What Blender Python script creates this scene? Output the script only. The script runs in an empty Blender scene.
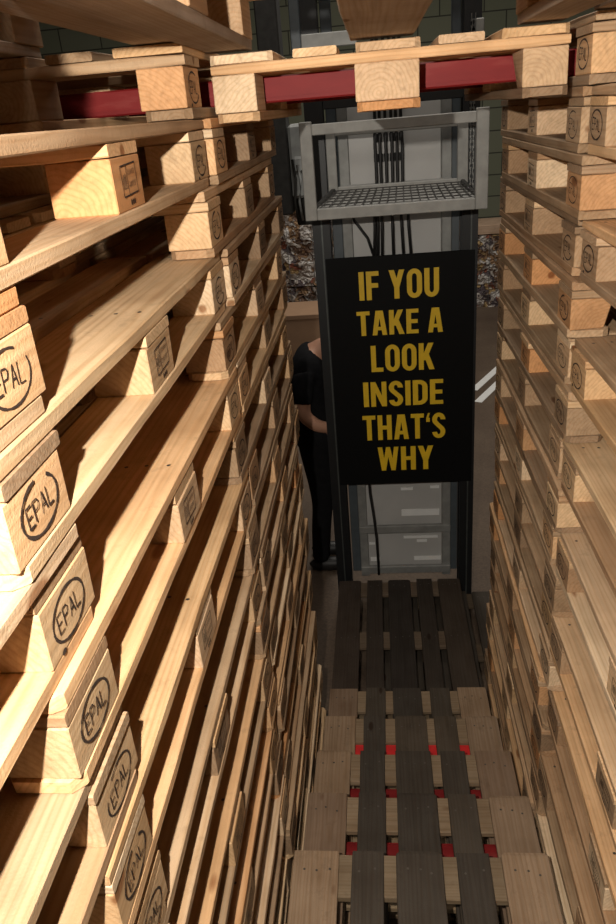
import bpy, bmesh, math, random
from mathutils import Vector, Matrix
PI = math.pi
rnd = random.Random(7)
S = bpy.context.scene
COL = S.collection

# ------------------------------------------------------------------ materials
def newmat(name):
    m = bpy.data.materials.new(name); m.use_nodes = True
    nt = m.node_tree; nt.nodes.clear()
    out = nt.nodes.new('ShaderNodeOutputMaterial'); b = nt.nodes.new('ShaderNodeBsdfPrincipled')
    nt.links.new(b.outputs[0], out.inputs[0])
    return m, nt, b
def N(nt, t, **kw):
    n = nt.nodes.new(t)
    for k, v in kw.items(): setattr(n, k, v)
    return n
def ramp(nt, src, stops):
    r = nt.nodes.new('ShaderNodeValToRGB'); cr = r.color_ramp
    while len(cr.elements) < len(stops): cr.elements.new(.5)
    for e, (p, c) in zip(cr.elements, stops): e.position = p; e.color = (*c, 1) if len(c) == 3 else c
    nt.links.new(src, r.inputs[0]); return r.outputs[0]
def mixc(nt, mode, fac, a, b):
    m = nt.nodes.new('ShaderNodeMix'); m.data_type = 'RGBA'; m.blend_type = mode
    if hasattr(fac, 'name'): nt.links.new(fac, m.inputs[0])
    else: m.inputs[0].default_value = fac
    for s, i in ((a, 6), (b, 7)):
        if hasattr(s, 'name'): nt.links.new(s, m.inputs[i])
        else: m.inputs[i].default_value = (*s, 1)
    return m.outputs[2]

def wood_material():
    m, nt, b = newmat('pallet_wood'); L = nt.links
    tc = N(nt, 'ShaderNodeTexCoord'); oi = N(nt, 'ShaderNodeObjectInfo')
    mul = N(nt, 'ShaderNodeVectorMath', operation='MULTIPLY'); mul.inputs[1].default_value = (31.7, .11, .13)
    comb = N(nt, 'ShaderNodeCombineXYZ')
    for i in range(3): L.new(oi.outputs['Random'], comb.inputs[i])
    L.new(comb.outputs[0], mul.inputs[0])
    add = N(nt, 'ShaderNodeVectorMath', operation='ADD')
    L.new(tc.outputs['Object'], add.inputs[0]); L.new(mul.outputs[0], add.inputs[1])
    # growth rings round an axis parallel to the board
    w = N(nt, 'ShaderNodeTexWave', wave_type='RINGS', rings_direction='X', wave_profile='SIN')
    w.inputs['Scale'].default_value = 34; w.inputs['Distortion'].default_value = 7
    w.inputs['Detail'].default_value = 2; w.inputs['Detail Scale'].default_value = .6
    mp = N(nt, 'ShaderNodeMapping'); mp.inputs['Scale'].default_value = (.12, 1, 1)
    L.new(add.outputs[0], mp.inputs[0]); L.new(mp.outputs[0], w.inputs[0])
    ringc = ramp(nt, w.outputs['Fac'], [(0, (1, 1, 1)), (.6, (.985, .975, .96)), (.9, (.93, .89, .84)), (1, (.90, .85, .79))])
    # long fibres
    mp2 = N(nt, 'ShaderNodeMapping'); mp2.inputs['Scale'].default_value = (3, 90, 90)
    L.new(add.outputs[0], mp2.inputs[0])
    n2 = N(nt, 'ShaderNodeTexNoise'); n2.inputs['Scale'].default_value = 1; n2.inputs['Detail'].default_value = 5
    L.new(mp2.outputs[0], n2.inputs[0])
    fib = ramp(nt, n2.outputs[0], [(.25, (.80, .77, .73)), (.6, (1.06, 1.05, 1.04))])
    # blotches, a few knots
    n3 = N(nt, 'ShaderNodeTexNoise'); n3.inputs['Scale'].default_value = 7; n3.inputs['Detail'].default_value = 4
    L.new(add.outputs[0], n3.inputs[0])
    blo = ramp(nt, n3.outputs[0], [(.3, (.78, .72, .66)), (.62, (1.08, 1.06, 1.04))])
    mp3 = N(nt, 'ShaderNodeMapping'); mp3.inputs['Scale'].default_value = (3.1, 8, 8)
    L.new(add.outputs[0], mp3.inputs[0])
    vo = N(nt, 'ShaderNodeTexVoronoi'); vo.inputs['Scale'].default_value = 1.0; L.new(mp3.outputs[0], vo.inputs[0])
    kn = ramp(nt, vo.outputs['Distance'], [(.0, (.28, .17, .10)), (.07, (.42, .26, .16)), (.11, (1, 1, 1))])
    c = mixc(nt, 'MULTIPLY', 1, oi.outputs['Color'], ringc)
    c = mixc(nt, 'MULTIPLY', .9, c, fib)
    c = mixc(nt, 'MULTIPLY', .8, c, blo)
    c = mixc(nt, 'MULTIPLY', .85, c, kn)
    # grey handling dirt
    n4 = N(nt, 'ShaderNodeTexNoise'); n4.inputs['Scale'].default_value = 14; n4.inputs['Detail'].default_value = 8; n4.inputs['Roughness'].default_value = .7
    L.new(add.outputs[0], n4.inputs[0])
    f = ramp(nt, n4.outputs[0], [(.56, (0, 0, 0)), (.72, (.45, .45, .45))])
    c = mixc(nt, 'MULTIPLY', f, c, (.42, .38, .35))
    L.new(c, b.inputs['Base Color']); b.inputs['Roughness'].default_value = .78
    b.inputs['Specular IOR Level'].default_value = .25
    n5 = N(nt, 'ShaderNodeTexNoise'); n5.inputs['Scale'].default_value = 260; n5.inputs['Detail'].default_value = 3
    L.new(tc.outputs['Object'], n5.inputs[0])
    sm = N(nt, 'ShaderNodeMath', operation='ADD'); L.new(n2.outputs[0], sm.inputs[0]); L.new(n5.outputs[0], sm.inputs[1])
    bp = N(nt, 'ShaderNodeBump'); bp.inputs['Strength'].default_value = .35; bp.inputs['Distance'].default_value = .002
    L.new(sm.outputs[0], bp.inputs['Height']); L.new(bp.outputs[0], b.inputs['Normal'])
    return m
WOOD = wood_material()

def simple(name, col, rough=.6, metal=0, noise=None, scale=20, bump=0, spec=.5):
    m, nt, b = newmat(name); L = nt.links
    b.inputs['Roughness'].default_value = rough; b.inputs['Metallic'].default_value = metal
    b.inputs['Specular IOR Level'].default_value = spec
    tc = N(nt, 'ShaderNodeTexCoord'); n = N(nt, 'ShaderNodeTexNoise')
    n.inputs['Scale'].default_value = scale; n.inputs['Detail'].default_value = 6
    L.new(tc.outputs['Object'], n.inputs[0])
    k = noise if noise is not None else .15
    c = ramp(nt, n.outputs[0], [(.3, tuple(x*(1-k) for x in col)), (.7, tuple(x*(1+k) for x in col))])
    L.new(c, b.inputs['Base Color'])
    if bump:
        bp = N(nt, 'ShaderNodeBump'); bp.inputs['Strength'].default_value = bump; bp.inputs['Distance'].default_value = .004
        L.new(n.outputs[0], bp.inputs['Height']); L.new(bp.outputs[0], b.inputs['Normal'])
    return m
INK = simple('burnt_ink', (.035, .015, .006), .9, noise=.5, scale=90)
NAIL = simple('nail_steel', (.10, .085, .07), .5, .6)
def red_mat():
    m, nt, b = newmat('red_paint'); L = nt.links
    tc = N(nt, 'ShaderNodeTexCoord'); n = N(nt, 'ShaderNodeTexNoise'); n.inputs['Scale'].default_value = 5; n.inputs['Detail'].default_value = 8
    mp = N(nt, 'ShaderNodeMapping'); mp.inputs['Scale'].default_value = (1, 4, 4); mp.inputs['Rotation'].default_value = (0, .5, 0)
    L.new(tc.outputs['Object'], mp.inputs[0]); L.new(mp.outputs[0], n.inputs[0])
    c = ramp(nt, n.outputs[0], [(.3, (.16, .008, .009)), (.56, (.20, .012, .012)), (.66, (.24, .035, .03)), (.76, (.36, .16, .14))])
    L.new(c, b.inputs['Base Color']); b.inputs['Roughness'].default_value = .6; b.inputs['Specular IOR Level'].default_value = .25
    return m
RED = red_mat()
RED_LIT = simple('red_paint_lit', (.62, .02, .02), .45, noise=.1)  # brighter copy of the beam red, flash light put into the colour
STEELGREY = simple('grey_painted_steel', (.27, .27, .255), .5, .1, noise=.18, scale=14, bump=.1)
WORN = simple('worn_grey_steel', (.29, .285, .265), .6, 0, noise=.13, scale=22)
WIRE = simple('wire_steel', (.07, .065, .06), .6, .1)
BLACK = simple('black_enamel', (.010, .011, .012), .45, 0, noise=.1)
EDGE = simple('rubbed_edge_steel', (.10, .11, .105), .4, .5)
RUBBER = simple('black_rubber', (.016, .015, .015), .55)
SIGNB = simple('black_sign_face', (.004, .004, .004), .6, noise=.05, spec=.15)
YELLOW = simple('yellow_lettering', (.90, .58, .020), .5, noise=.06)
PANEL = simple('pale_grey_sheet', (.52, .51, .49), .5, 0, noise=.06, scale=4)
BLUEGREY = simple('blue_grey_paint', (.085, .10, .11), .5, 0, noise=.1)
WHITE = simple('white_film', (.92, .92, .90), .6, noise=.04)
CHAINM = simple('chain_steel', (.22, .22, .21), .4, .7)
CARD = simple('brown_cardboard', (.36, .22, .13), .85, noise=.08, scale=6)
CLOTH = simple('black_clothing', (.010, .010, .011), .95, noise=.2, scale=30, spec=.1)
SKIN = simple('skin', (.48, .25, .16), .55, noise=.08)
HAIR = simple('dark_hair', (.03, .018, .01), .7, noise=.3, scale=60)
SHOE = simple('black_shoe_leather', (.014, .013, .012), .5)
MACH = simple('machine_grey', (.33, .34, .33), .6, noise=.25, scale=9, bump=.3)
DARKM = simple('dark_machinery', (.03, .028, .025), .7, noise=.3)
CONC = None
def floor_mat():
    m, nt, b = newmat('hall_floor'); L = nt.links
    tc = N(nt, 'ShaderNodeTexCoord')
    n = N(nt, 'ShaderNodeTexNoise'); n.inputs['Scale'].default_value = 1.6; n.inputs['Detail'].default_value = 8; L.new(tc.outputs['Object'], n.inputs[0])
    n2 = N(nt, 'ShaderNodeTexNoise'); n2.inputs['Scale'].default_value = 60; n2.inputs['Detail'].default_value = 3; L.new(tc.outputs['Object'], n2.inputs[0])
    c = ramp(nt, n.outputs[0], [(.3, (.10, .066, .044)), (.7, (.15, .105, .070))])
    c2 = ramp(nt, n2.outputs[0], [(.35, (.8, .8, .8)), (.65, (1.1, 1.1, 1.1))])
    L.new(mixc(nt, 'MULTIPLY', 1, c, c2), b.inputs['Base Color']); b.inputs['Roughness'].default_value = .7
    return m
FLOOR = floor_mat()
def wall_mat():
    m, nt, b = newmat('green_block_wall'); L = nt.links
    tc = N(nt, 'ShaderNodeTexCoord'); mp = N(nt, 'ShaderNodeMapping'); mp.inputs['Rotation'].default_value = (PI/2, 0, 0)
    L.new(tc.outputs['Object'], mp.inputs[0])
    br = N(nt, 'ShaderNodeTexBrick'); br.inputs['Scale'].default_value = 1
    br.inputs['Color1'].default_value = (.27, .29, .20, 1); br.inputs['Color2'].default_value = (.30, .31, .22, 1); br.inputs['Mortar'].default_value = (.08, .08, .06, 1)
    br.inputs['Mortar Size'].default_value = .012; br.inputs['Brick Width'].default_value = .8; br.inputs['Row Height'].default_value = .4
    L.new(mp.outputs[0], br.inputs[0]); L.new(br.outputs[0], b.inputs['Base Color']); b.inputs['Roughness'].default_value = .8
    return m
GREENWALL = wall_mat()
def bale_mat():
    m, nt, b = newmat('shredded_paper'); L = nt.links
    tc = N(nt, 'ShaderNodeTexCoord')
    nz = N(nt, 'ShaderNodeTexNoise'); nz.inputs['Scale'].default_value = 9; L.new(tc.outputs['Object'], nz.inputs[0])
    ad = mixc(nt, 'ADD', .35, tc.outputs['Object'], nz.outputs[1])
    v = N(nt, 'ShaderNodeTexVoronoi'); v.inputs['Scale'].default_value = 11; L.new(ad, v.inputs[0])
    hs = N(nt, 'ShaderNodeSeparateColor'); L.new(v.outputs['Color'], hs.inputs[0])
    c = ramp(nt, hs.outputs[0], [(0, (.20, .12, .08)), (.15, (.62, .56, .50)), (.35, (.45, .28, .15)), (.5, (.75, .71, .66)), (.68, (.16, .13, .14)), (.76, (.45, .16, .10)), (.82, (.85, .83, .80)), (.95, (.6, .42, .20))])
    c.node.color_ramp.interpolation = 'CONSTANT'
    d = ramp(nt, v.outputs['Distance'], [(.2, (1, 1, 1)), (.75, (.5, .45, .42))])
    L.new(mixc(nt, 'MULTIPLY', 1, c, d), b.inputs['Base Color']); b.inputs['Roughness'].default_value = .8
    bp = N(nt, 'ShaderNodeBump'); bp.inputs['Strength'].default_value = 1; bp.inputs['Distance'].default_value = .05
    L.new(v.outputs['Distance'], bp.inputs['Height']); L.new(bp.outputs[0], b.inputs['Normal'])
    return m
BALE = bale_mat()

# ------------------------------------------------------------------ helpers
def obj(name, me, parent=None, loc=(0, 0, 0), rot=(0, 0, 0), mats=None, color=None):
    if isinstance(me, bmesh.types.BMesh):
        bm = me; me = bpy.data.meshes.new(name); bm.to_mesh(me); bm.free()
        for m in (mats or []): me.materials.append(m)
    o = bpy.data.objects.new(name, me); COL.objects.link(o)
    o.location = loc; o.rotation_euler = rot
    if parent: o.parent = parent
    if color: o.color = (*color, 1)
    return o
def tag(o, label=None, cat=None, group=None, kind=None):
    for k, v in (('label', label), ('category', cat), ('group', group), ('kind', kind)):
        if v: o[k] = v
    return o
def empty(name, loc=(0, 0, 0), rz=0):
    o = bpy.data.objects.new(name, None); COL.objects.link(o); o.location = loc; o.rotation_euler = (0, 0, rz)
    o.empty_display_size = .1
    return o
def box(bm, x0, x1, y0, y1, z0, z1, mi=0, bev=0):
    r = bmesh.ops.create_cube(bm, size=1)
    vs = r['verts']
    bmesh.ops.scale(bm, vec=(x1-x0, y1-y0, z1-z0), verts=vs)
    bmesh.ops.translate(bm, vec=((x0+x1)/2, (y0+y1)/2, (z0+z1)/2), verts=vs)
    fs = {f for v in vs for f in v.link_faces}
    if bev:
        es = {e for v in vs for e in v.link_edges}
        rr = bmesh.ops.bevel(bm, geom=list(es), offset=bev, segments=1, affect='EDGES')
        fs = {f for v in rr['verts'] for f in v.link_faces} | set(f for f in fs if f.is_valid)
    for f in fs: f.material_index = mi
    return bm
def tube(bm, pts, r, seg=8, mi=0, cap=True):
    pts = [Vector(p) for p in pts]; rings = []
    rad = r if isinstance(r, (list, tuple)) else [r]*len(pts)
    up = Vector((0, 0, 1)); d0 = (pts[1]-pts[0]).normalized()
    if abs(d0.dot(up)) > .95: up = Vector((0, 1, 0))
    for i, p in enumerate(pts):
        d = (pts[min(i+1, len(pts)-1)]-pts[max(i-1, 0)]).normalized()
        a = d.cross(up).normalized(); b = a.cross(d).normalized()
        rings.append([bm.verts.new(p+(a*math.cos(2*PI*k/seg)+b*math.sin(2*PI*k/seg))*rad[i]) for k in range(seg)])
    for A, B in zip(rings, rings[1:]):
        for k in range(seg):
            f = bm.faces.new((A[k], A[(k+1) % seg], B[(k+1) % seg], B[k])); f.material_index = mi; f.smooth = True
    if cap:
        for R_ in (rings[0], rings[-1]):
            try: bm.faces.new(R_).material_index = mi
            except ValueError: pass
    return bm
def B(): return bmesh.new()

# ------------------------------------------------------------------ pallet pieces (grain along local X)
def board_mesh(name, L, W, T, seed, cut=0, nails=(), warp=.0012, nrow=2):
    """sawn board centred on its own origin"""
    r = random.Random(seed); bm = B()
    nx = 9
    xs = [-L/2+L*i/(nx-1) for i in range(nx)]
    if cut: xs = [-L/2, -L/2+cut] + xs[1:-1] + [L/2-cut, L/2]
    rings = []
    tw = r.uniform(-.004, .004)
    for i, x in enumerate(xs):
        w = W/2 - (cut if cut and i in (0, len(xs)-1) else 0)
        oy = r.uniform(-warp, warp); e = [r.uniform(-warp*.8, warp*.8) for _ in range(4)]
        dx = r.uniform(-.0015, .0015)
        c = .0022 if i in (0, len(xs)-1) else 0
        rings.append([bm.verts.new((x+dx, oy+sy*(w+e[k]), sz*(T/2-c))) for k, (sy, sz) in enumerate(((-1, -1), (1, -1), (1, 1), (-1, 1)))])
    for A, C in zip(rings, rings[1:]):
        for k in range(4): bm.faces.new((A[k], A[(k+1) % 4], C[(k+1) % 4], C[k]))
    bm.faces.new(rings[0][::-1]); bm.faces.new(rings[-1])
    bmesh.ops.recalc_face_normals(bm, faces=bm.faces)
    es = [e for e in bm.edges if abs(e.verts[0].co.y-e.verts[1].co.y) < .02 and abs(e.verts[0].co.z-e.verts[1].co.z) < .004 and abs(e.verts[0].co.x-e.verts[1].co.x) > .02]
    bmesh.ops.bevel(bm, geom=es, offset=.0022, segments=1, affect='EDGES')
    for f in bm.faces: f.material_index = 0
    for nxp in nails:
        for s in ((-1, 1) if nrow == 2 else (-1, 0, 1)):
            cx = nxp+r.uniform(-.012, .012); cy = s*W*.28+r.uniform(-.006, .006)
            vs = [bm.verts.new((cx+.0042*math.cos(q*PI/3), cy+.0042*math.sin(q*PI/3), T/2+.0006)) for q in range(6)]
            bm.faces.new(vs).material_index = 1
    me = bpy.data.meshes.new(name); bm.to_mesh(me); bm.free()
    me.materials.append(WOOD); me.materials.append(NAIL)
    return me

def ink_quad(bm, plane, a, b, th):
    """stroke from a to b (2-D) with thickness, on outer face"""
    a = Vector(a); b = Vector(b); d = (b-a)
    if d.length < 1e-6: return
    d.normalize(); n = Vector((-d.y, d.x))*th/2
    vs = [bm.verts.new(plane(p)) for p in (a+n, b+n, b-n, a-n)]
    f = bm.faces.new(vs); f.material_index = 2
GLY = {'E': [((0, 0), (0, 1)), ((0, 1), (.9, 1)), ((0, .5), (.75, .5)), ((0, 0), (.9, 0))],
       'P': [((0, 0), (0, 1)), ((0, 1), (.7, .97)), ((.7, .97), (.9, .78)), ((.9, .78), (.7, .52)), ((.7, .52), (0, .5))],
       'A': [((0, 0), (.45, 1)), ((.45, 1), (.9, 0)), ((.17, .35), (.74, .35))],
       'L': [((0, 1), (0, 0)), ((0, 0), (.85, 0))]}
def block_mesh(name, W, seed, stamp=None):
    """block: 145 along local X (the grain), W across local Y, 78 high; outer face is local +Y"""
    r = random.Random(seed); bm = B()
    bmesh.ops.create_cube(bm, size=1)
    for v in bm.verts:
        v.co.x *= .145+r.uniform(-.003, .003); v.co.y *= W+r.uniform(-.002, .001); v.co.z *= .078
    bmesh.ops.bevel(bm, geom=list(bm.edges), offset=.0018, segments=1, affect='EDGES')
    if seed % 4 == 1:   # waney lower corner
        for v in bm.verts:
            if v.co.x < 0 and v.co.z < 0 and v.co.y < 0: v.co.x += .014; v.co.y += .012
    for f in bm.faces: f.material_index = 0
    yo = W/2+.0012
    cx, cz = r.uniform(-.006, .006), r.uniform(-.004, .004); an = r.uniform(-.07, .07)
    def plane(p):   # 2-D (u to the reader's right, v up); facing +Y the reader's right is -X
        u = p[0]*math.cos(an)-p[1]*math.sin(an)+cx; v = p[0]*math.sin(an)+p[1]*math.cos(an)+cz
        return Vector((-u, yo, v))
    if stamp == 'oval':
        th = r.uniform(.0022, .0036); n = 28; miss = r.randrange(n); ml = r.choice((0, 0, 3, 6))
        for k in range(n):
            if (k-miss) % n < ml: continue
            t = .8+.7*abs(math.sin(k*.7+seed))
            p = [(.047*math.cos(2*PI*q/n), .030*math.sin(2*PI*q/n)) for q in (k, k+1)]
            ink_quad(bm, plane, p[0], p[1], th*t)
        for i, ch in enumerate('EPAL'):
            for a, b2 in GLY[ch]:
                f = lambda q: (-.0335+i*.0175+q[0]*.0145, -.0115+q[1]*.024)
                ink_quad(bm, plane, f(a), f(b2), r.uniform(.0016, .0030))
        if seed % 3 == 0:   # dark fixing nail mark
            c = Vector((-.035, -.034)); vs = [bm.verts.new(plane(c+Vector((.006*math.cos(q), .004*math.sin(q))))) for q in [k*PI/4 for k in range(8)]]
            bm.faces.new(vs).material_index = 2
    elif stamp == 'box':
        for a, b2 in (((-.04, -.016), (-.04, .028)), ((-.04, .028), (.036, .028)), ((.036, .028), (.036, -.016)), ((-.04, -.016), (.036, -.016)), ((-.012, -.016), (-.012, .028))):
            ink_quad(bm, plane, a, b2, .0022)
        for k in range(5):
            ink_quad(bm, plane, (-.034+k*.004, -.006), (-.032+k*.0035, .018+r.uniform(-.006, .004)), .0018)
            ink_quad(bm, plane, (-.004+k*.007, .012), (-.002+k*.007, .020), .0018)
            ink_quad(bm, plane, (-.004+k*.007, -.006), (-.001+k*.007, .003), .0018)
        for k in range(3): ink_quad(bm, plane, (-.010+k*.009, -.031), (-.009+k*.009, -.023), .0045)
    me = bpy.data.meshes.new(name); bm.to_mesh(me); bm.free()
    for m_ in (WOOD, NAIL, INK): me.materials.append(m_)
    return me
NL = (-.5275, 0, .5275)
DECKW = [board_mesh('deck_board', 1.2, .145, .022, 10+i, nails=NL, nrow=3, cut=.012 if i % 2 else 0) for i in range(4)]
DECKN = [board_mesh('deck_board', 1.2, .100, .022, 20+i, nails=NL) for i in range(3)]
STR = [board_mesh('stringer_board', .8, .145, .022, 30+i) for i in range(3)]
SKW = [board_mesh('bottom_board', 1.2, .145, .022, 40+i, cut=.015) for i in range(2)]
SKN = [board_mesh('bottom_board', 1.2, .100, .022, 50+i, cut=.015) for i in range(3)]
BLO = [block_mesh('block', .10, 60+i, 'oval') for i in range(8)]
BLM = [block_mesh('block', .10, 70+i, 'box') for i in range(3)]
BLN = [block_mesh('block', .145, 80+i) for i in range(3)]

FRESH = [(.64, .47, .30), (.70, .53, .35), (.60, .42, .25), (.68, .52, .37), (.74, .60, .44), (.58, .43, .29), (.66, .45, .27)]
AGED = [(.42, .31, .21), (.37, .27, .18), (.46, .33, .22), (.33, .24, .165), (.42, .285, .18)]
ORANGE = [(.62, .38, .21), (.60, .33, .16)]
STAIR_T = 'stair'; STAIR_D = 'dark'
def pick(mix):
    if mix == 'stair': return rnd.choice([(.27, .20, .13), (.23, .175, .115), (.31, .235, .15)])
    if mix == 'dark': return rnd.choice([(.10, .08, .06), (.13, .10, .07), (.16, .12, .085)])
    t = rnd.random()
    pal = FRESH if t < mix[0] else (AGED if t < mix[0]+mix[1] else ORANGE)
    c = rnd.choice(pal); c = (c[0]*1.03, c[1]*.985, c[2]*.91); k = rnd.uniform(.84, 1.10)
    return tuple(min(1, v*k) for v in c)
FR = (.80, .13, .07); RT = (.22, .78, 0); RN = (.55, .45, 0); RB = (.40, .42, .18); FC = (.45, .50, .05)
def pallet(x, y, z, rz=0, label='', group=None, tones=FR, deck_cols=None, jit=1, block_tones=None, under=None):
    """x, y centre; z underside"""
    root = empty('wooden_pallet', (x+rnd.uniform(-.006, .006)*jit, y+rnd.uniform(-.007, .007)*jit, z), rz+rnd.uniform(-.004, .004)*jit)
    tag(root, label, 'pallet', group)
    bt = block_tones or tones
    if tones is RT: bt = RB
    j = lambda a: rnd.uniform(-a, a)
    for i, dx in enumerate((-.3275, -.16375, 0, .16375, .3275)):
        me = rnd.choice(DECKN if i in (1, 3) else DECKW)
        o = obj('deck_board', me, root, (dx+j(.003), j(.004), .1322), (0, 0, PI/2+j(.003)), color=deck_cols[i] if deck_cols else pick(tones))
    for dy in NL:
        obj('stringer_board', rnd.choice(STR), root, (j(.003), dy+j(.003), .111), (0, 0, j(.003)), color=pick(tones))
    for k, dx in enumerate((-.35, 0, .35)):
        for q, dy in enumerate(NL):
            if k == 1: me = rnd.choice(BLN)
            else: me = rnd.choice(BLM if q == 1 else BLO)
            # outer face points away from the middle: local +Y -> -X for the left row, +X for the right row
            obj('block', me, root, (dx+j(.002), dy+j(.003), .061), (0, 0, PI/2 if dx < 0 else -PI/2), color=pick(bt))
    for dx in (-.35, 0, .35):
        obj('bottom_board', rnd.choice(SKW if dx == 0 else SKN), root, (dx+j(.002), j(.004), .011), (0, 0, PI/2), color=under or pick(tones))
    return root

P = .144
ORD = ['topmost', 'second', 'third', 'fourth', 'fifth', 'sixth', 'seventh', 'eighth', 'ninth', 'tenth', 'eleventh', 'twelfth', 'thirteenth', 'fourteenth',
       'fifteenth', 'sixteenth', 'seventeenth', 'eighteenth', 'nineteenth', 'twentieth', 'twenty-first', 'twenty-second', 'twenty-third', 'twenty-fourth']
def lab(word, which, side, extra=''):
    if word == 'topmost': return 'topmost pine pallet of the %s stack, %s wall%s' % (which, side, extra)
    return 'pine pallet %s from the top of the %s stack, %s wall%s' % (word, which, side, extra)
def stack(side, which, face, y0, rows, tones, y_odd=None, cross_odd=None, group='', full=(), jit=1):
    """a column of pallets whose corridor side lies at x = face; y0 = near end.
    cross_odd = (parity, near end): those layers are turned a quarter and set back, as in an interlocked stack"""
    top = max(rows); sg = -1 if side == 'left' else 1
    for k in sorted(rows, reverse=True):
        odd = k % 2
        word = ORD[top-k]
        if cross_odd and odd == cross_odd[0] and k not in full:
            pallet(sg*(abs(face)+(.75 if k == 21 else .30)+.6), cross_odd[1]+.4, k*P, PI/2, lab(word, which, side, ', turned and set back'), group, tones)
            continue
        f = face + rnd.uniform(-.006, .006)
        y = (y_odd if odd and y_odd is not None and k not in full else y0) + .6
        if side == 'right' and k == -1: y -= .09
        pallet(f + sg*.4, y, k*P, 0, lab(word, which, side), group, tones, jit=jit, under=(.36, .30, .25) if k == 22 else None)
GL = 'pallets stacked along the left side'; GR = 'pallets stacked along the right side'
stack('left', 'nearest', -.450, -.425, range(9, 23), FR, cross_odd=(0, -.30), group=GL, jit=.3)
stack('left', 'middle', -.450, .612, range(-1, 23), FR, cross_odd=(1, .86), group=GL)
stack('left', 'far', -.446, 1.838, range(-1, 22), FC, y_odd=1.70, group=GL)
stack('right', 'near', .415, .722, range(-1, 23), RN, cross_odd=(1, .97), group=GR)
stack('right', 'far', .410, 1.945, range(-1, 22), RT, y_odd=1.885, group=GR)

# pallets bridging the corridor overhead, hung on red beams
pallet(-.038, 2.505, 3.008, 0, 'pine pallet bridging the gap overhead, hung on the two red beams', 'pallets bridging the gap overhead', (.9, .08, .02), jit=.2)
pallet(-.045, 1.385, 3.158, 0, 'pine pallet seen from below bridging the gap nearest the viewer', 'pallets bridging the gap overhead', (.55, .45, 0), jit=.2, under=(.36, .30, .25))

def beam(x0, x1, y, z0, h, d, mat, label, group):
    bm = B(); t = .006
    # rolled box-section beam with returned lips
    box(bm, x0, x1, -d/2, d/2, -h/2, h/2, 0, .004)
    box(bm, x0, x1, d/2-.001, d/2+.008, h/2-.018, h/2-.006, 0)
    box(bm, x0, x1, -d/2-.004, -d/2+.001, -h/2+.012, -h/2+.030, 0)
    for xe in (x0, x1): box(bm, xe-.004, xe+.004, -d/2-.006, d/2+.006, -h/2-.0, h/2+.0, 0)
    return tag(obj('red_beam', bm, None, (0, y, z0+h/2), mats=[mat]), label, 'beam', group)
beam(-1.22, 1.22, 2.115, 3.0465, .060, .055, RED, 'long red steel beam carrying the overhead pallet just behind its front blocks', 'long red beams across the gap overhead')
beam(-1.22, 1.22, 2.75, 3.0465, .060, .055, RED, 'long red steel beam farther back under the overhead pallet, lower in view', 'long red beams across the gap overhead')

# ------------------------------------------------------------------ staircase of pallets
DK = [(.075, .062, .048), (.066, .055, .044), (.088, .070, .052), (.058, .049, .040)]
OU = [(.28, .20, .135), (.25, .185, .125), (.31, .22, .145), (.23, .16, .11)]
def stair(x, yf, z, lab, dark=False):
    r = rnd.choice
    if dark: cols = [(.060, .045, .035), (.052, .041, .033), (.040, .033, .028), (.050, .040, .032), (.065, .050, .038)]
    else: cols = [r(OU), r(DK), r(DK), r(DK), r(OU)]
    return pallet(x, yf-.6, z, 0, lab, 'pallets laid as a flight of steps', STAIR_T if not dark else STAIR_D, deck_cols=cols, jit=.2)
TOPS = [(1.640, .864), (1.983, .720), (2.327, .576), (2.674, .432), (3.016, .288)]
NAMES = ['highest', 'second highest', 'middle', 'fourth down', 'lowest raised']
for (yf, zt), nm, dx in zip(TOPS, NAMES, (-.012, -.006, -.008, -.004, -.006)):
    stair(dx, yf, zt-P, '%s pallet of the steps, pale outer and dark grey inner boards' % nm)
stair(-.014, 4.212, 0, 'nearly black pallet lying flat at the foot of the steps', True)
stair(-.012, 3.004, 0, 'pallet under the lowest raised step, deck mostly covered', False)
pallet(.215, 3.665, -P, 0, 'dark dirty pallet on the floor, sticking out right of the black pallet', None, 'dark', deck_cols=[(.06, .05, .04)]*5, jit=.2)
pallet(-.02, 2.40, -P, 0, 'bottom pallet on the floor hidden under the steps', None, (.2, .8, 0), jit=.2)
for k, (yf, zt) in enumerate(TOPS[1:4]):
    beam(-.395, .385, yf-.186, zt-P+.0235, (.050, .066, .090)[k], .062, RED_LIT if k == 2 else RED,
         'short red beam inside the %s step, showing through the deck gaps' % NAMES[k+1], 'short red beams inside the steps')

# ------------------------------------------------------------------ lift truck mast
mast = empty('lift_truck_mast', (.02, 4.36, -P)); tag(mast, 'tall black and grey lift truck mast standing behind the steps', 'mast')
def part(name, bm, mats, parent=mast, lab=None):
    o = obj(name, bm, None, (0, 0, 0), mats=mats)
    # re-centre on the thing's base
    o.parent = parent; off = Vector(parent.location) if parent.parent is None else Vector((0, 0, 0))
    p = parent
    off = Vector((0, 0, 0))
    while p: off += Vector(p.location); p = p.parent
    o.location = -off
    if lab: o['label'] = lab
    return o
def channel(bm, x0, x1, y0, y1, z0, z1, open_right, t=.014):
    box(bm, x0, x1, y0, y0+t, z0, z1); box(bm, x0, x1, y1-t, y1, z0, z1)
    if open_right: box(bm, x0, x0+t, y0+t, y1-t, z0, z1)
    else: box(bm, x1-t, x1, y0+t, y1-t, z0, z1)
    return bm
for s, (a, b_) in ((0, (-.432, -.335)), (1, (.388, .474))):
    bm = B(); channel(bm, a, b_, 4.29, 4.42, -P, 3.9, s == 0); rail = part('outer_rail', bm, [BLACK])
    bm = B(); xe = -.380 if s == 0 else .437; box(bm, xe-.004, xe+.004, 4.283, 4.2895, -P, 2.50); part('rail_edge', bm, [EDGE], rail, lab='thin rubbed steel edge on the mast rail')
for a, b_ in ((-.330, -.272), (.345, .392)):
    bm = B(); box(bm, a, b_, 4.46, 4.52, .05, 3.9, 0, .004); part('inner_rail', bm, [BLUEGREY])
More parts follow.
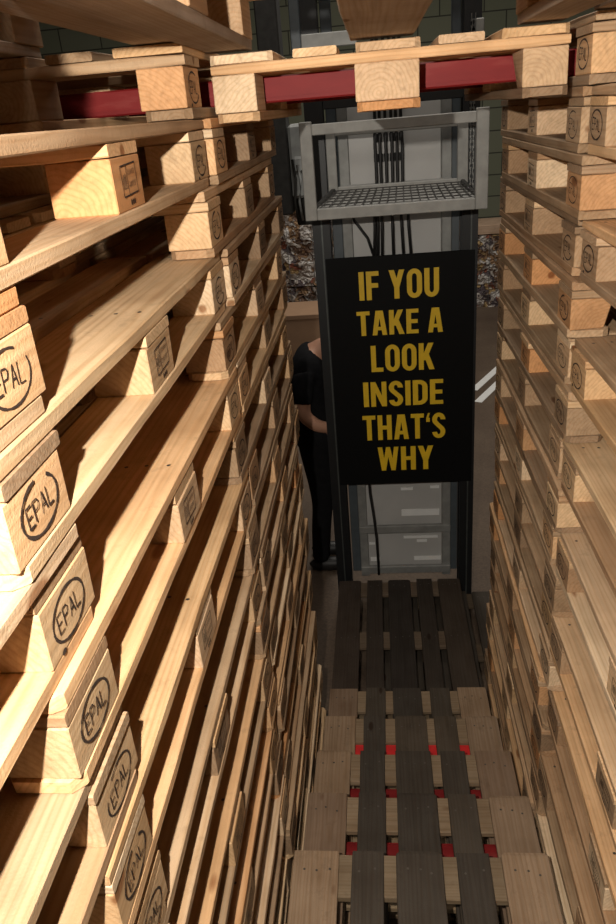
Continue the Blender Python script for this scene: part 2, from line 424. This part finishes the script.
for a, b_ in ((-.272, -.215), (.290, .345)):
    bm = B(); box(bm, a, b_, 4.44, 4.50, .02, 3.12, 0, .004); part('frame_upright', bm, [STEELGREY])
bm = B(); box(bm, -.215, .290, 4.505, 4.53, .02, 3.12); back = part('rear_panel', bm, [PANEL])
for z in (.40, .075, .83, 2.60):
    bm = B(); box(bm, -.272, .345, 4.425, 4.455, z-.028, z+.028, 0, .004); part('cross_member', bm, [STEELGREY])
bm = B(); box(bm, -.335, .39, 4.30, 4.36, 3.02, 3.10, 0, .004); part('cross_member', bm, [BLACK])
bm = B(); box(bm, -.335, .39, 4.38, 4.42, 3.52, 3.62, 0, .004); part('cross_member', bm, [BLACK])
for a, b_, z in ((.02, .10, .672), (.215, .275, .680), (.03, .085, .363), (.17, .235, .363), (-.21, -.17, .25), (.12, .19, .262)):  # bright marks, perhaps lamp reflections in glass, built as white strips
    bm = B(); box(bm, a, b_, 4.499, 4.5045, z-.009, z+.009); part('white_strip', bm, [WHITE], back, lab='small white strip on the grey rear panel')
for a, b_, z0, z1 in ((.02, .275, .465, .512), (.03, .265, .285, .302), (.10, .285, .105, .135), (-.205, -.14, .105, .135)):  # longer bright marks, perhaps reflections too, also built as white strips
    bm = B(); box(bm, a, b_, 4.499, 4.5045, z0, z1); part('white_strip', bm, [WHITE], back, lab='long white strip on the grey rear panel')
# hoses in front of the panel
for i, x in enumerate((-.073, -.046, -.013, .022, .050, .080)):
    bm = B()
    pts = [(x*.9, 4.40, 3.4), (x*.9, 4.40, 2.93)] + [(x*(1-.08*math.sin(q*.5)), 4.385, 2.93-q*.1) for q in range(1, 4)]
    k = (-.085, -.068, -.045, .012, .062, .100)[i]
    pts += [(k, 4.385, 2.50), (k*1.02, 4.385, 2.40), (k*1.15, 4.39, 2.20)]
    tube(bm, pts, .0085, 8)
    for zz in (2.86, 2.76): tube(bm, [(pts[1][0], 4.398, zz-.02), (pts[1][0], 4.392, zz+.02)], .0125, 8)
    part('hose', bm, [RUBBER])
bm = B(); tube(bm, [(-.22, 4.40, 2.50), (-.20, 4.40, 2.44), (-.13, 4.40, 2.34), (-.10, 4.41, 2.24)], .008); part('hose', bm, [RUBBER])
bm = B(); tube(bm, [(-.19, 4.41, .83), (-.185, 4.40, .7), (-.165, 4.40, .5), (-.155, 4.40, .35), (-.15, 4.41, .05)], .009); part('hose', bm, [RUBBER])
# roller chain at the right rail
bm = B()
for q in range(34):
    z = 2.50+q*.026
    tube(bm, [(.418, 4.273, z), (.444, 4.273, z)], .0075, 6)
    if q % 2: box(bm, .420, .423, 4.264, 4.282, z-.006, z+.030); box(bm, .439, .442, 4.264, 4.282, z-.006, z+.030)
    else: box(bm, .424, .427, 4.264, 4.282, z-.006, z+.030); box(bm, .435, .438, 4.264, 4.282, z-.006, z+.030)
part('chain', bm, [CHAINM])
# box-shaped carrier frame with mesh floor
zb, zt = 2.558, 2.965
for x0, x1 in ((-.402, -.347), (.372, .427)):
    bm = B(); box(bm, x0, x1, 3.60, 3.64, zb, zt+.012, 0, .003); part('basket_post', bm, [WORN])
for z0, z1 in ((zb, zb+.05), (zt-.045, zt)):
    bm = B(); box(bm, -.3468, .3718, 3.602, 3.638, z0, z1, 0, .003); part('basket_rail', bm, [WORN])
for x0, x1 in ((-.325, -.275), (.355, .41)):
    bm = B(); box(bm, x0, x1, 4.235, 4.27, 2.60, 2.93, 0, .003); part('basket_post', bm, [WORN])
for z0, z1 in ((2.60, 2.64), (2.89, 2.93)):
    bm = B(); box(bm, -.2748, .3548, 4.235, 4.27, z0, z1, 0, .003); part('basket_rail', bm, [WORN])
for xa, xb in ((-.374, -.30), (.40, .383)):
    bm = B(); tube(bm, [(xa, 3.64, 2.585), (xb, 4.234, 2.62)], .016, 6); part('basket_side_rail', bm, [DARKM])
bm = B()
def fx(s, t): # s 0..1 across, t 0..1 depth
    xa = -.372+.055*t; xb = .400-.010*t
    return (xa+(xb-xa)*s, 3.638+(4.236-3.638)*t, 2.607+.015*t)
for q in range(21): tube(bm, [fx(q/20, 0), fx(q/20, 1)], .003, 5)
for q in range(7): tube(bm, [fx(0, q/6), fx(1, q/6)], .003, 5)
part('mesh_floor', bm, [WIRE])
bm = B()
vs = [bm.verts.new(Vector(fx(*p))-Vector((0, 0, .010))) for p in ((0, 0), (1, 0), (1, 1), (0, 1))]
vs2 = [bm.verts.new(v.co-Vector((0, 0, .003))) for v in vs]
bm.faces.new(vs); bm.faces.new(vs2[::-1])
for q in range(4): bm.faces.new((vs[q], vs2[q], vs2[(q+1) % 4], vs[(q+1) % 4]))
part('floor_plate', bm, [WORN])
# H-shaped frame above, reaching up out of view
bm = B(); box(bm, -.468, -.418, 4.24, 4.28, 3.20, 3.75, 0, .004); part('upper_post', bm, [BLUEGREY])
bm = B(); box(bm, -.4178, -.14, 4.245, 4.275, 3.30, 3.365, 0, .004); part('upper_rail', bm, [STEELGREY])
bm = B(); box(bm, .435, .475, 4.20, 4.24, 3.22, 3.36, 0, .004); part('upper_post', bm, [STEELGREY])

# ------------------------------------------------------------------ sign
YS = 4.272
sign = empty('sign_board', (.044, YS, .833)); tag(sign, 'black sign board with six lines of yellow capital letters', 'sign')
bm = B(); box(bm, -.370, .457, YS, YS+.008, .833, 2.262, 0, .002); part('panel', bm, [SIGNB], sign)
TH = .19
def glyph(ch):
    """strokes in a unit-high cell: list of polygons; returns (polys, width)"""
    t = TH; polys = []
    def st(ax, ay, bx, by, th=t):
        a = Vector((ax, ay)); b = Vector((bx, by)); d = (b-a).normalized(); n = Vector((-d.y, d.x))*th/2
        polys.append([a+n, b+n, b-n, a-n][::-1])
    def rect(x0, y0, x1, y1): polys.append([Vector(p) for p in ((x0, y0), (x1, y0), (x1, y1), (x0, y1))])
    def diag(x0, y0, x1, y1, w):  # parallelogram with horizontal ends
        polys.append([Vector((x0-w/2, y0)), Vector((x0+w/2, y0)), Vector((x1+w/2, y1)), Vector((x1-w/2, y1))])
    def arc(cx, cy, rx, ry, a0, a1, n=10, tx=t, ty=None):
        ty = ty or t*.85
        for i in range(n):
            A = a0+(a1-a0)*i/n; C = a0+(a1-a0)*(i+1)/n
            polys.append([Vector((cx+rx*math.cos(A), cy+ry*math.sin(A))), Vector((cx+rx*math.cos(C), cy+ry*math.sin(C))),
                          Vector((cx+(rx-tx)*math.cos(C), cy+(ry-ty)*math.sin(C))), Vector((cx+(rx-tx)*math.cos(A), cy+(ry-ty)*math.sin(A)))])
    h = t*.84
    if ch == 'I': rect(0, 0, t, 1); w = t
    elif ch == 'F': rect(0, 0, t, 1); rect(t, 1-h, .47, 1); rect(t, .43, .44, .43+h); w = .47
    elif ch == 'E': rect(0, 0, t, 1); rect(t, 1-h, .48, 1); rect(t, .42, .45, .42+h); rect(t, 0, .48, h); w = .48
    elif ch == 'L': rect(0, 0, t, 1); rect(t, 0, .46, h); w = .46
    elif ch == 'T': rect(0, 1-h, .52, 1); rect(.26-t/2, 0, .26+t/2, 1-h); w = .52
    elif ch == 'H': rect(0, 0, t, 1); rect(.56-t, 0, .56, 1); rect(t, .42, .56-t, .42+h); w = .56
    elif ch == 'Y': diag(.29, 0+.0, .29, .42, t); diag(.29, .40, .10, 1, t*1.04); diag(.29, .40, .48, 1, t*1.04); w = .58
    elif ch == 'A': diag(.10, 0, .25, 1, t); diag(.50, 0, .35, 1, t); rect(.16, .20, .44, .20+h*.9); w = .60
    elif ch == 'K': rect(0, 0, t, 1); diag(.18, .36, .46, 1, t*1.1); diag(.50, 0, .27, .62, t*1.1); w = .60
    elif ch == 'N': rect(0, 0, t*.93, 1); rect(.58-t*.93, 0, .58, 1); diag(.49, 0, .09, 1, t*.95); w = .58
    elif ch == 'W': diag(.22, 0, .09, 1, t*.9); diag(.22, 0, .40, 1, t*.8); diag(.58, 0, .40, 1, t*.8); diag(.58, 0, .71, 1, t*.9); w = .80
    elif ch == 'O':
        arc(.28, .72, .28, .29, 0, PI, 12); arc(.28, .28, .28, .29, PI, 2*PI, 12); rect(0, .28, t, .72); rect(.56-t, .28, .56, .72); w = .56
    elif ch == 'U': arc(.27, .27, .27, .28, PI, 2*PI, 12); rect(0, .27, t, 1); rect(.54-t, .27, .54, 1); w = .54
    elif ch == 'D':
        rect(0, 0, t, 1); arc(.24, .72, .30, .28, 0, PI/2, 8); arc(.24, .28, .30, .28, -PI/2, 0, 8); rect(.54-t, .28, .54, .72)
        rect(t, 1-h, .25, 1); rect(t, 0, .25, h); w = .54
    elif ch == 'S':
        arc(.26, .745, .26, .265, -.05, PI*1.25, 14, t, h); arc(.26, .255, .26, .265, -PI*.98, PI*.25, 14, t, h)
        polys.append([Vector(p) for p in ((.076, .558), (.21, .67), (.444, .442), (.31, .33))]); w = .52
    elif ch == '‘':
        polys.append([Vector(p) for p in ((.01, .66), (.15, .66), (.15, .82), (.01, .82))])
        polys.append([Vector(p) for p in ((.01, .82), (.10, .82), (.16, 1.01), (.08, 1.01))]); w = .16
    elif ch == ' ': w = .20
    return polys, w
def text_line(txt, x0, x1, z0, z1):
    cells = []; x = 0
    for ch in txt:
        p, w = glyph(ch); cells.append((p, x)); x += w + .085
    W = x-.085; sx = (x1-x0)/W; sz = z1-z0
    bm = B()
    for k, (polys, ox) in enumerate(cells):
        for q, pl in enumerate(polys):
            e = .0012+.00002*q
            vs = [bm.verts.new((x0+(v.x+ox)*sx, YS-e, z0+v.y*sz)) for v in pl]
            try: f = bm.faces.new(vs)
            except ValueError: continue
    bmesh.ops.recalc_face_normals(bm, faces=bm.faces)
    for f in bm.faces:
        if f.normal.y > 0: f.normal_flip()
    part('lettering', bm, [YELLOW], sign)
text_line('IF YOU', -.189, .261, 2.016, 2.178)
text_line('TAKE A', -.211, .283, 1.808, 1.952)
text_line('LOOK', -.138, .233, 1.584, 1.746)
text_line('INSIDE', -.193, .283, 1.363, 1.521)
text_line('THAT‘S', -.207, .296, 1.140, 1.305)
text_line('WHY', -.122, .222, .928, 1.090)

# ------------------------------------------------------------------ person behind the mast
def skin_body(name, chain, edges, mat, parent=None, sub=2):
    me = bpy.data.meshes.new(name); me.from_pydata([c[0] for c in chain], edges, [])
    o = bpy.data.objects.new(name, me); COL.objects.link(o)
    md = o.modifiers.new('skin', 'SKIN'); md.use_smooth_shade = True
    for i, c in enumerate(chain):
        r = c[1]; me.skin_vertices[0].data[i].radius = (r, r) if not isinstance(r, tuple) else r
    me.skin_vertices[0].data[0].use_root = True
    s = o.modifiers.new('sub', 'SUBSURF'); s.levels = s.render_levels = sub
    dg = bpy.context.evaluated_depsgraph_get(); ev = o.evaluated_get(dg)
    m2 = bpy.data.meshes.new_from_object(ev); bpy.data.objects.remove(o)
    for p in m2.polygons: p.use_smooth = True
    m2.materials.clear(); m2.materials.append(mat)
    o = bpy.data.objects.new(name, m2); COL.objects.link(o)
    if parent: o.parent = parent
    return o
def ellip(bm, c, r, mi=0, seg=16):
    rr = bmesh.ops.create_uvsphere(bm, u_segments=seg, v_segments=seg//2+2, radius=1)
    for v in rr['verts']: v.co = Vector((v.co.x*r[0], v.co.y*r[1], v.co.z*r[2]))+Vector(c)
    for f in {f for v in rr['verts'] for f in v.link_faces}: f.smooth = True; f.material_index = mi
man = empty('person', (-.565, 4.90, -P), 0); man.scale = (1.1, 1.1, 1.1)
tag(man, 'person in black shirt and trousers standing half hidden left of the mast', 'person')
# local frame: x right, y away from the viewer, z up; the person faces +x, turned slightly to the viewer
Sk = [((0, .0, .98), (.125, .15)), ((-.015, .0, 1.12), (.115, .14)), ((-.03, .0, 1.30), (.13, .165)), ((-.02, 0, 1.46), (.12, .15)), ((.05, 0, 1.54), .060), ((.13, 0, 1.60), .056)]
ch = list(Sk); E_ = [(0, 1), (1, 2), (2, 3), (3, 4), (4, 5)]
def add(par, pts):
    p = par
    for q in pts:
        ch.append(q); E_.append((p, len(ch)-1)); p = len(ch)-1
    return p
for s in (-1, 1):
    add(0, [((.0, s*.095, .88), .098), ((.02, s*.10, .68), .080), ((.02, s*.10, .50), .060), ((.0, s*.10, .36), .056), ((-.02, s*.10, .12), .040), ((-.02, s*.10, .07), .042)])
# arms: near arm bent forward, far arm too
handp = {}
for s in (-1, 1):
    p = add(3, [((-.03, s*.17, 1.45), .072), ((-.04, s*.21, 1.36), .058), ((-.04, s*.245, 1.20), .047), ((.04, s*.245, 1.13), .042), ((.19, s*.19, 1.08), .029), ((.225, s*.18, 1.075), .026)])
    handp[s] = (.225, s*.18, 1.075)
body = skin_body('body', ch, E_, SKIN, man)
# head as part of the continuous figure
hb = B()
hc = Vector((.205, 0, 1.67))
ellip(hb, hc, (.098, .076, .118), 0, 20)
for v in hb.verts:
    d = v.co-hc
    if d.z < -.03 and d.x > 0: v.co.x += .012; v.co.y *= .82          # jaw
    if d.z < -.03 and d.x < 0: v.co.x += .03
    if abs(d.y) < .014 and -.035 < d.z < .012 and d.x > .07: v.co.x += .022  # nose
ellip(hb, hc+Vector((-.005, .077, -.008)), (.020, .010, .032), 0, 10); ellip(hb, hc+Vector((-.005, -.077, -.008)), (.020, .010, .032), 0, 10)
ellip(hb, hc+Vector((.090, 0, -.058)), (.010, .024, .006), 1, 10)
for s in (-1, 1): ellip(hb, hc+Vector((.083, s*.030, .006)), (.010, .014, .008), 2, 10)
# hands
for s in (-1, 1):
    w = Vector(handp[s])
    ellip(hb, w+Vector((.045, 0, 0)), (.048, .016, .038), 0, 12)
    for q, (dz, ln) in enumerate(((.027, .070), (.010, .080), (-.008, .074), (-.025, .058))):
        a = w+Vector((.085, 0, dz)); m1 = a+Vector((ln*.5, -s*.010, 0)); m2 = m1+Vector((ln*.35, -s*.028, -.002)); 
        tube(hb, [a, m1, m2], [.0095, .0088, .007], 8)
    a = w+Vector((.03, 0, .034)); tube(hb, [a, a+Vector((.035, -s*.02, .016)), a+Vector((.062, -s*.034, .010))], [.012, .010, .008], 8)
tmp = bpy.data.meshes.new('t'); hb.to_mesh(tmp); hb.free()
bm = B(); bm.from_mesh(body.data); n0 = len(bm.faces); bm.from_mesh(tmp); bm.to_mesh(body.data); bm.free()
for m_ in (INK, HAIR): body.data.materials.append(m_)
hb = B(); ellip(hb, hc+Vector((-.018, 0, .022)), (.098, .082, .112), 0, 20)
for v in list(hb.verts):
    if v.co.x > hc.x+.058 and v.co.z < hc.z+.06: v.co.x = hc.x+.058
obj('hair', hb, man, mats=[HAIR])
sh = [((0, 0, .86), (.15, .175)), ((0, 0, 1.0), (.145, .17)), ((-.015, 0, 1.12), (.128, .155)), ((-.03, 0, 1.30), (.143, .18)), ((-.02, 0, 1.47), (.145, .165)), ((.045, 0, 1.55), .088)]
ch = sh; E_ = [(0, 1), (1, 2), (2, 3), (3, 4), (4, 5)]
for s in (-1, 1): add(4, [((-.03, s*.175, 1.455), .082), ((-.04, s*.215, 1.36), .070), ((-.035, s*.235, 1.24), .060)])
skin_body('shirt', ch, E_, CLOTH, man)
ch = [((0, 0, .99), (.135, .16)), ((0, 0, 1.12), (.12, .145))]; E_ = [(0, 1)]
for s in (-1, 1): add(0, [((.0, s*.098, .88), .110), ((.02, s*.10, .68), .092), ((.02, s*.10, .50), .074), ((.0, s*.10, .36), .070), ((-.02, s*.10, .14), .062), ((-.02, s*.10, .06), .062)])
skin_body('trousers', ch, E_, CLOTH, man)
for s in (-1, 1):
    bm = B(); ellip(bm, (.035, s*.10, .045), (.14, .050, .050), 0, 16)
    for v in bm.verts: v.co.z = max(v.co.z, .003)
    obj('shoe', bm, man, mats=[SHOE])
man.rotation_euler = (0, 0, 0)

# ------------------------------------------------------------------ background
def bale(x, y, z, sx, sy, sz, lab, seed):
    r = random.Random(seed); bm = B(); bmesh.ops.create_cube(bm, size=1)
    bmesh.ops.subdivide_edges(bm, edges=bm.edges, cuts=9, use_grid_fill=True)
    for v in bm.verts:
        n = Vector((r.uniform(-1, 1), r.uniform(-1, 1), r.uniform(-1, 1)))*.028
        v.co = Vector((v.co.x*sx, v.co.y*sy, v.co.z*sz))+n
        if v.co.z < -sz/2+.03: v.co.z = -sz/2
        if v.co.z > sz/2-.02: v.co.z = sz/2-.012
    root = empty('paper_bale', (x, y, z)); tag(root, lab, 'bale', 'bales of shredded waste paper')
    obj('bale_body', bm, root, (0, 0, sz/2), mats=[BALE])
    bm = B()
    for q in (-.3, 0, .3):
        tube(bm, [(q*sx, -sy/2-.02, .03), (q*sx, -sy/2-.02, sz-.02), (q*sx, sy/2, sz+.0), ], .004, 5)
    obj('baling_wire', bm, root, mats=[WIRE])
    return root
box_ = empty('cardboard_box', (-1.15, 9.35, -P)); tag(box_, 'large plain brown cardboard box on the floor behind the person', 'box')
bm = B(); box(bm, -.45, .45, -.35, .35, 0, .90, 0, .006); obj('box_body', bm, box_, mats=[CARD])
bm = B(); box(bm, -.46, .46, -.36, .36, .86, .915, 0, .004); obj('lid', bm, box_, mats=[CARD])
bale(-1.25, 10.4, -P, 1.1, .8, 1.05, 'lower bale of shredded paper behind the cardboard box', 1)
bale(-1.25, 10.4, -P+1.055, 1.1, .8, 1.02, 'upper bale of shredded paper behind the cardboard box, by the left pallets', 2)
bale(1.70, 12.9, -P, 1.3, .8, 1.16, 'bale of shredded paper seen right of the sign', 3)
bm = B(); box(bm, -.65, .65, -.4, .4, 0, .14, 0, .006)
tag(obj('wooden_plank', bm, None, (1.75, 12.9, -P+1.165), mats=[WOOD], color=(.62, .46, .34)), 'pale wooden plank lying on the bale right of the sign', 'plank')
# grey machine with pipes left of the mast
mc = empty('grey_machine', (-.66, 6.0, 2.2)); tag(mc, 'pale grey machine head with short hanging pipes, left of the mast basket', 'machine')
bm = B(); box(bm, -.05, .10, .02, .30, .22, .74, 0, .02); box(bm, -.03, .12, 0, .2, .40, .52, 0, .02); obj('housing', bm, mc, mats=[MACH])
bm = B(); box(bm, -.22, -.06, .05, .30, .10, 2.6, 0, .01); obj('column', bm, mc, mats=[DARKM])
for q in range(4):
    bm = B(); x = -.03+q*.035; tube(bm, [(x, .0, .50-.04*q), (x+.02, -.03, .36), (x, -.02, .2), (x+.015, -.01, .04+.02*q)], .010, 8); obj('pipe', bm, mc, mats=[MACH if q % 2 else DARKM])
bm = B(); box(bm, -.06, .20, .32, .36, -.02, .24, 0, .01); obj('bracket', bm, mc, mats=[DARKM])
bm = B(); box(bm, -.3, .2, .12, .30, 2.6, 4.6, 0, .01); obj('hanger', bm, mc, mats=[DARKM])

# painted lines on the floor
for i, (a, b_) in enumerate((((1.00, 8.55), (1.62, 9.75)), ((1.00, 8.15), (1.62, 9.35)))):
    bm = B(); a = Vector((*a, 0)); b_ = Vector((*b_, 0)); d = (b_-a).normalized(); n = Vector((-d.y, d.x, 0))*.045
    vs = [bm.verts.new(p) for p in (a+n, a-n, b_-n, b_+n)]; f = bm.faces.new(vs[::1])
    r = bmesh.ops.extrude_face_region(bm, geom=[f]); bmesh.ops.translate(bm, vec=(0, 0, .004), verts=[v for v in r['geom'] if isinstance(v, bmesh.types.BMVert)])
    bmesh.ops.recalc_face_normals(bm, faces=bm.faces)
    tag(obj('floor_marking', bm, None, (0, 0, -P+.0005), mats=[WHITE]), 'pale painted line on the floor, the %s of the two right of the sign' % ('farther' if i == 0 else 'nearer'), 'floor marking', 'painted lines on the floor')

# hall shell
def slab(name, x0, x1, y0, y1, z0, z1, mat):
    bm = B(); box(bm, x0, x1, y0, y1, z0, z1)
    return tag(obj(name, bm, None, mats=[mat]), kind='structure')
DIM = simple('dim_plaster', (.16, .15, .13), .85)
slab('floor', -8, 8, -5, 16, -P-.1, -P, FLOOR)
slab('wall_back', -8, 8, 16, 16.2, -P, 6.8, GREENWALL)
slab('wall_left', -8.2, -8, -5, 16.2, -P, 6.8, DIM)
slab('wall_right', 8, 8.2, -5, 16.2, -P, 6.8, DIM)
slab('wall_front', -8, 8, -5.2, -5, -P, 6.8, DIM)
slab('ceiling', -8.2, 8.2, -5.2, 16.2, 6.8, 7.0, DIM)

# ------------------------------------------------------------------ light
def area(name, loc, rot, size, power, col, sy=None):
    l = bpy.data.lights.new(name, 'AREA'); l.energy = power; l.color = col; l.size = size
    if sy: l.shape = 'RECTANGLE'; l.size_y = sy
    o = bpy.data.objects.new(name, l); COL.objects.link(o); o.location = loc; o.rotation_euler = rot; return o
fl = bpy.data.lights.new('camera_flash', 'SPOT'); fl.energy = 180; fl.color = (1.0, .93, .83); fl.shadow_soft_size = .012
fl.spot_size = math.radians(112); fl.spot_blend = .5
fo = bpy.data.objects.new('camera_flash', fl); COL.objects.link(fo)
area('hall_lamp', (0, 8.6, 6.7), (0, 0, 0), 1.2, 190, (1, .93, .84), 4)
area('hall_lamp', (0, 3.2, 6.7), (0, 0, 0), 1.0, 90, (1, .93, .84), 3)
area('hall_lamp', (.0, -2.5, 6.7), (math.radians(0), 0, 0), 1.0, 60, (1, .93, .84), 3)
w = bpy.data.worlds.new('hall'); S.world = w; w.use_nodes = True
w.node_tree.nodes['Background'].inputs[0].default_value = (1, .95, .9, 1); w.node_tree.nodes['Background'].inputs[1].default_value = .03

# ------------------------------------------------------------------ camera
yaw, pitch, roll, F = -.115, .438, -.0856, 747.
f = Vector((math.sin(yaw)*math.cos(pitch), math.cos(yaw)*math.cos(pitch), -math.sin(pitch)))
rt = Vector((math.cos(yaw), -math.sin(yaw), 0)); up = rt.cross(f)
r2 = math.cos(roll)*rt+math.sin(roll)*up; u2 = -math.sin(roll)*rt+math.cos(roll)*up
cam = bpy.data.cameras.new('camera'); co = bpy.data.objects.new('camera', cam); COL.objects.link(co)
M = Matrix((( r2.x, u2.x, -f.x, -.072), (r2.y, u2.y, -f.y, 0), (r2.z, u2.z, -f.z, 3.0207), (0, 0, 0, 1)))
co.matrix_world = M
cam.sensor_fit = 'VERTICAL'; cam.sensor_height = 36; cam.lens = F/924*36; cam.clip_start = .02
S.camera = co
fo.matrix_world = Matrix.Translation((-.24, 0, 3.156)) @ M.to_3x3().to_4x4()

S.view_settings.view_transform = 'Standard'; S.view_settings.look = 'None'; S.view_settings.gamma = 1
S.view_settings.exposure = 0
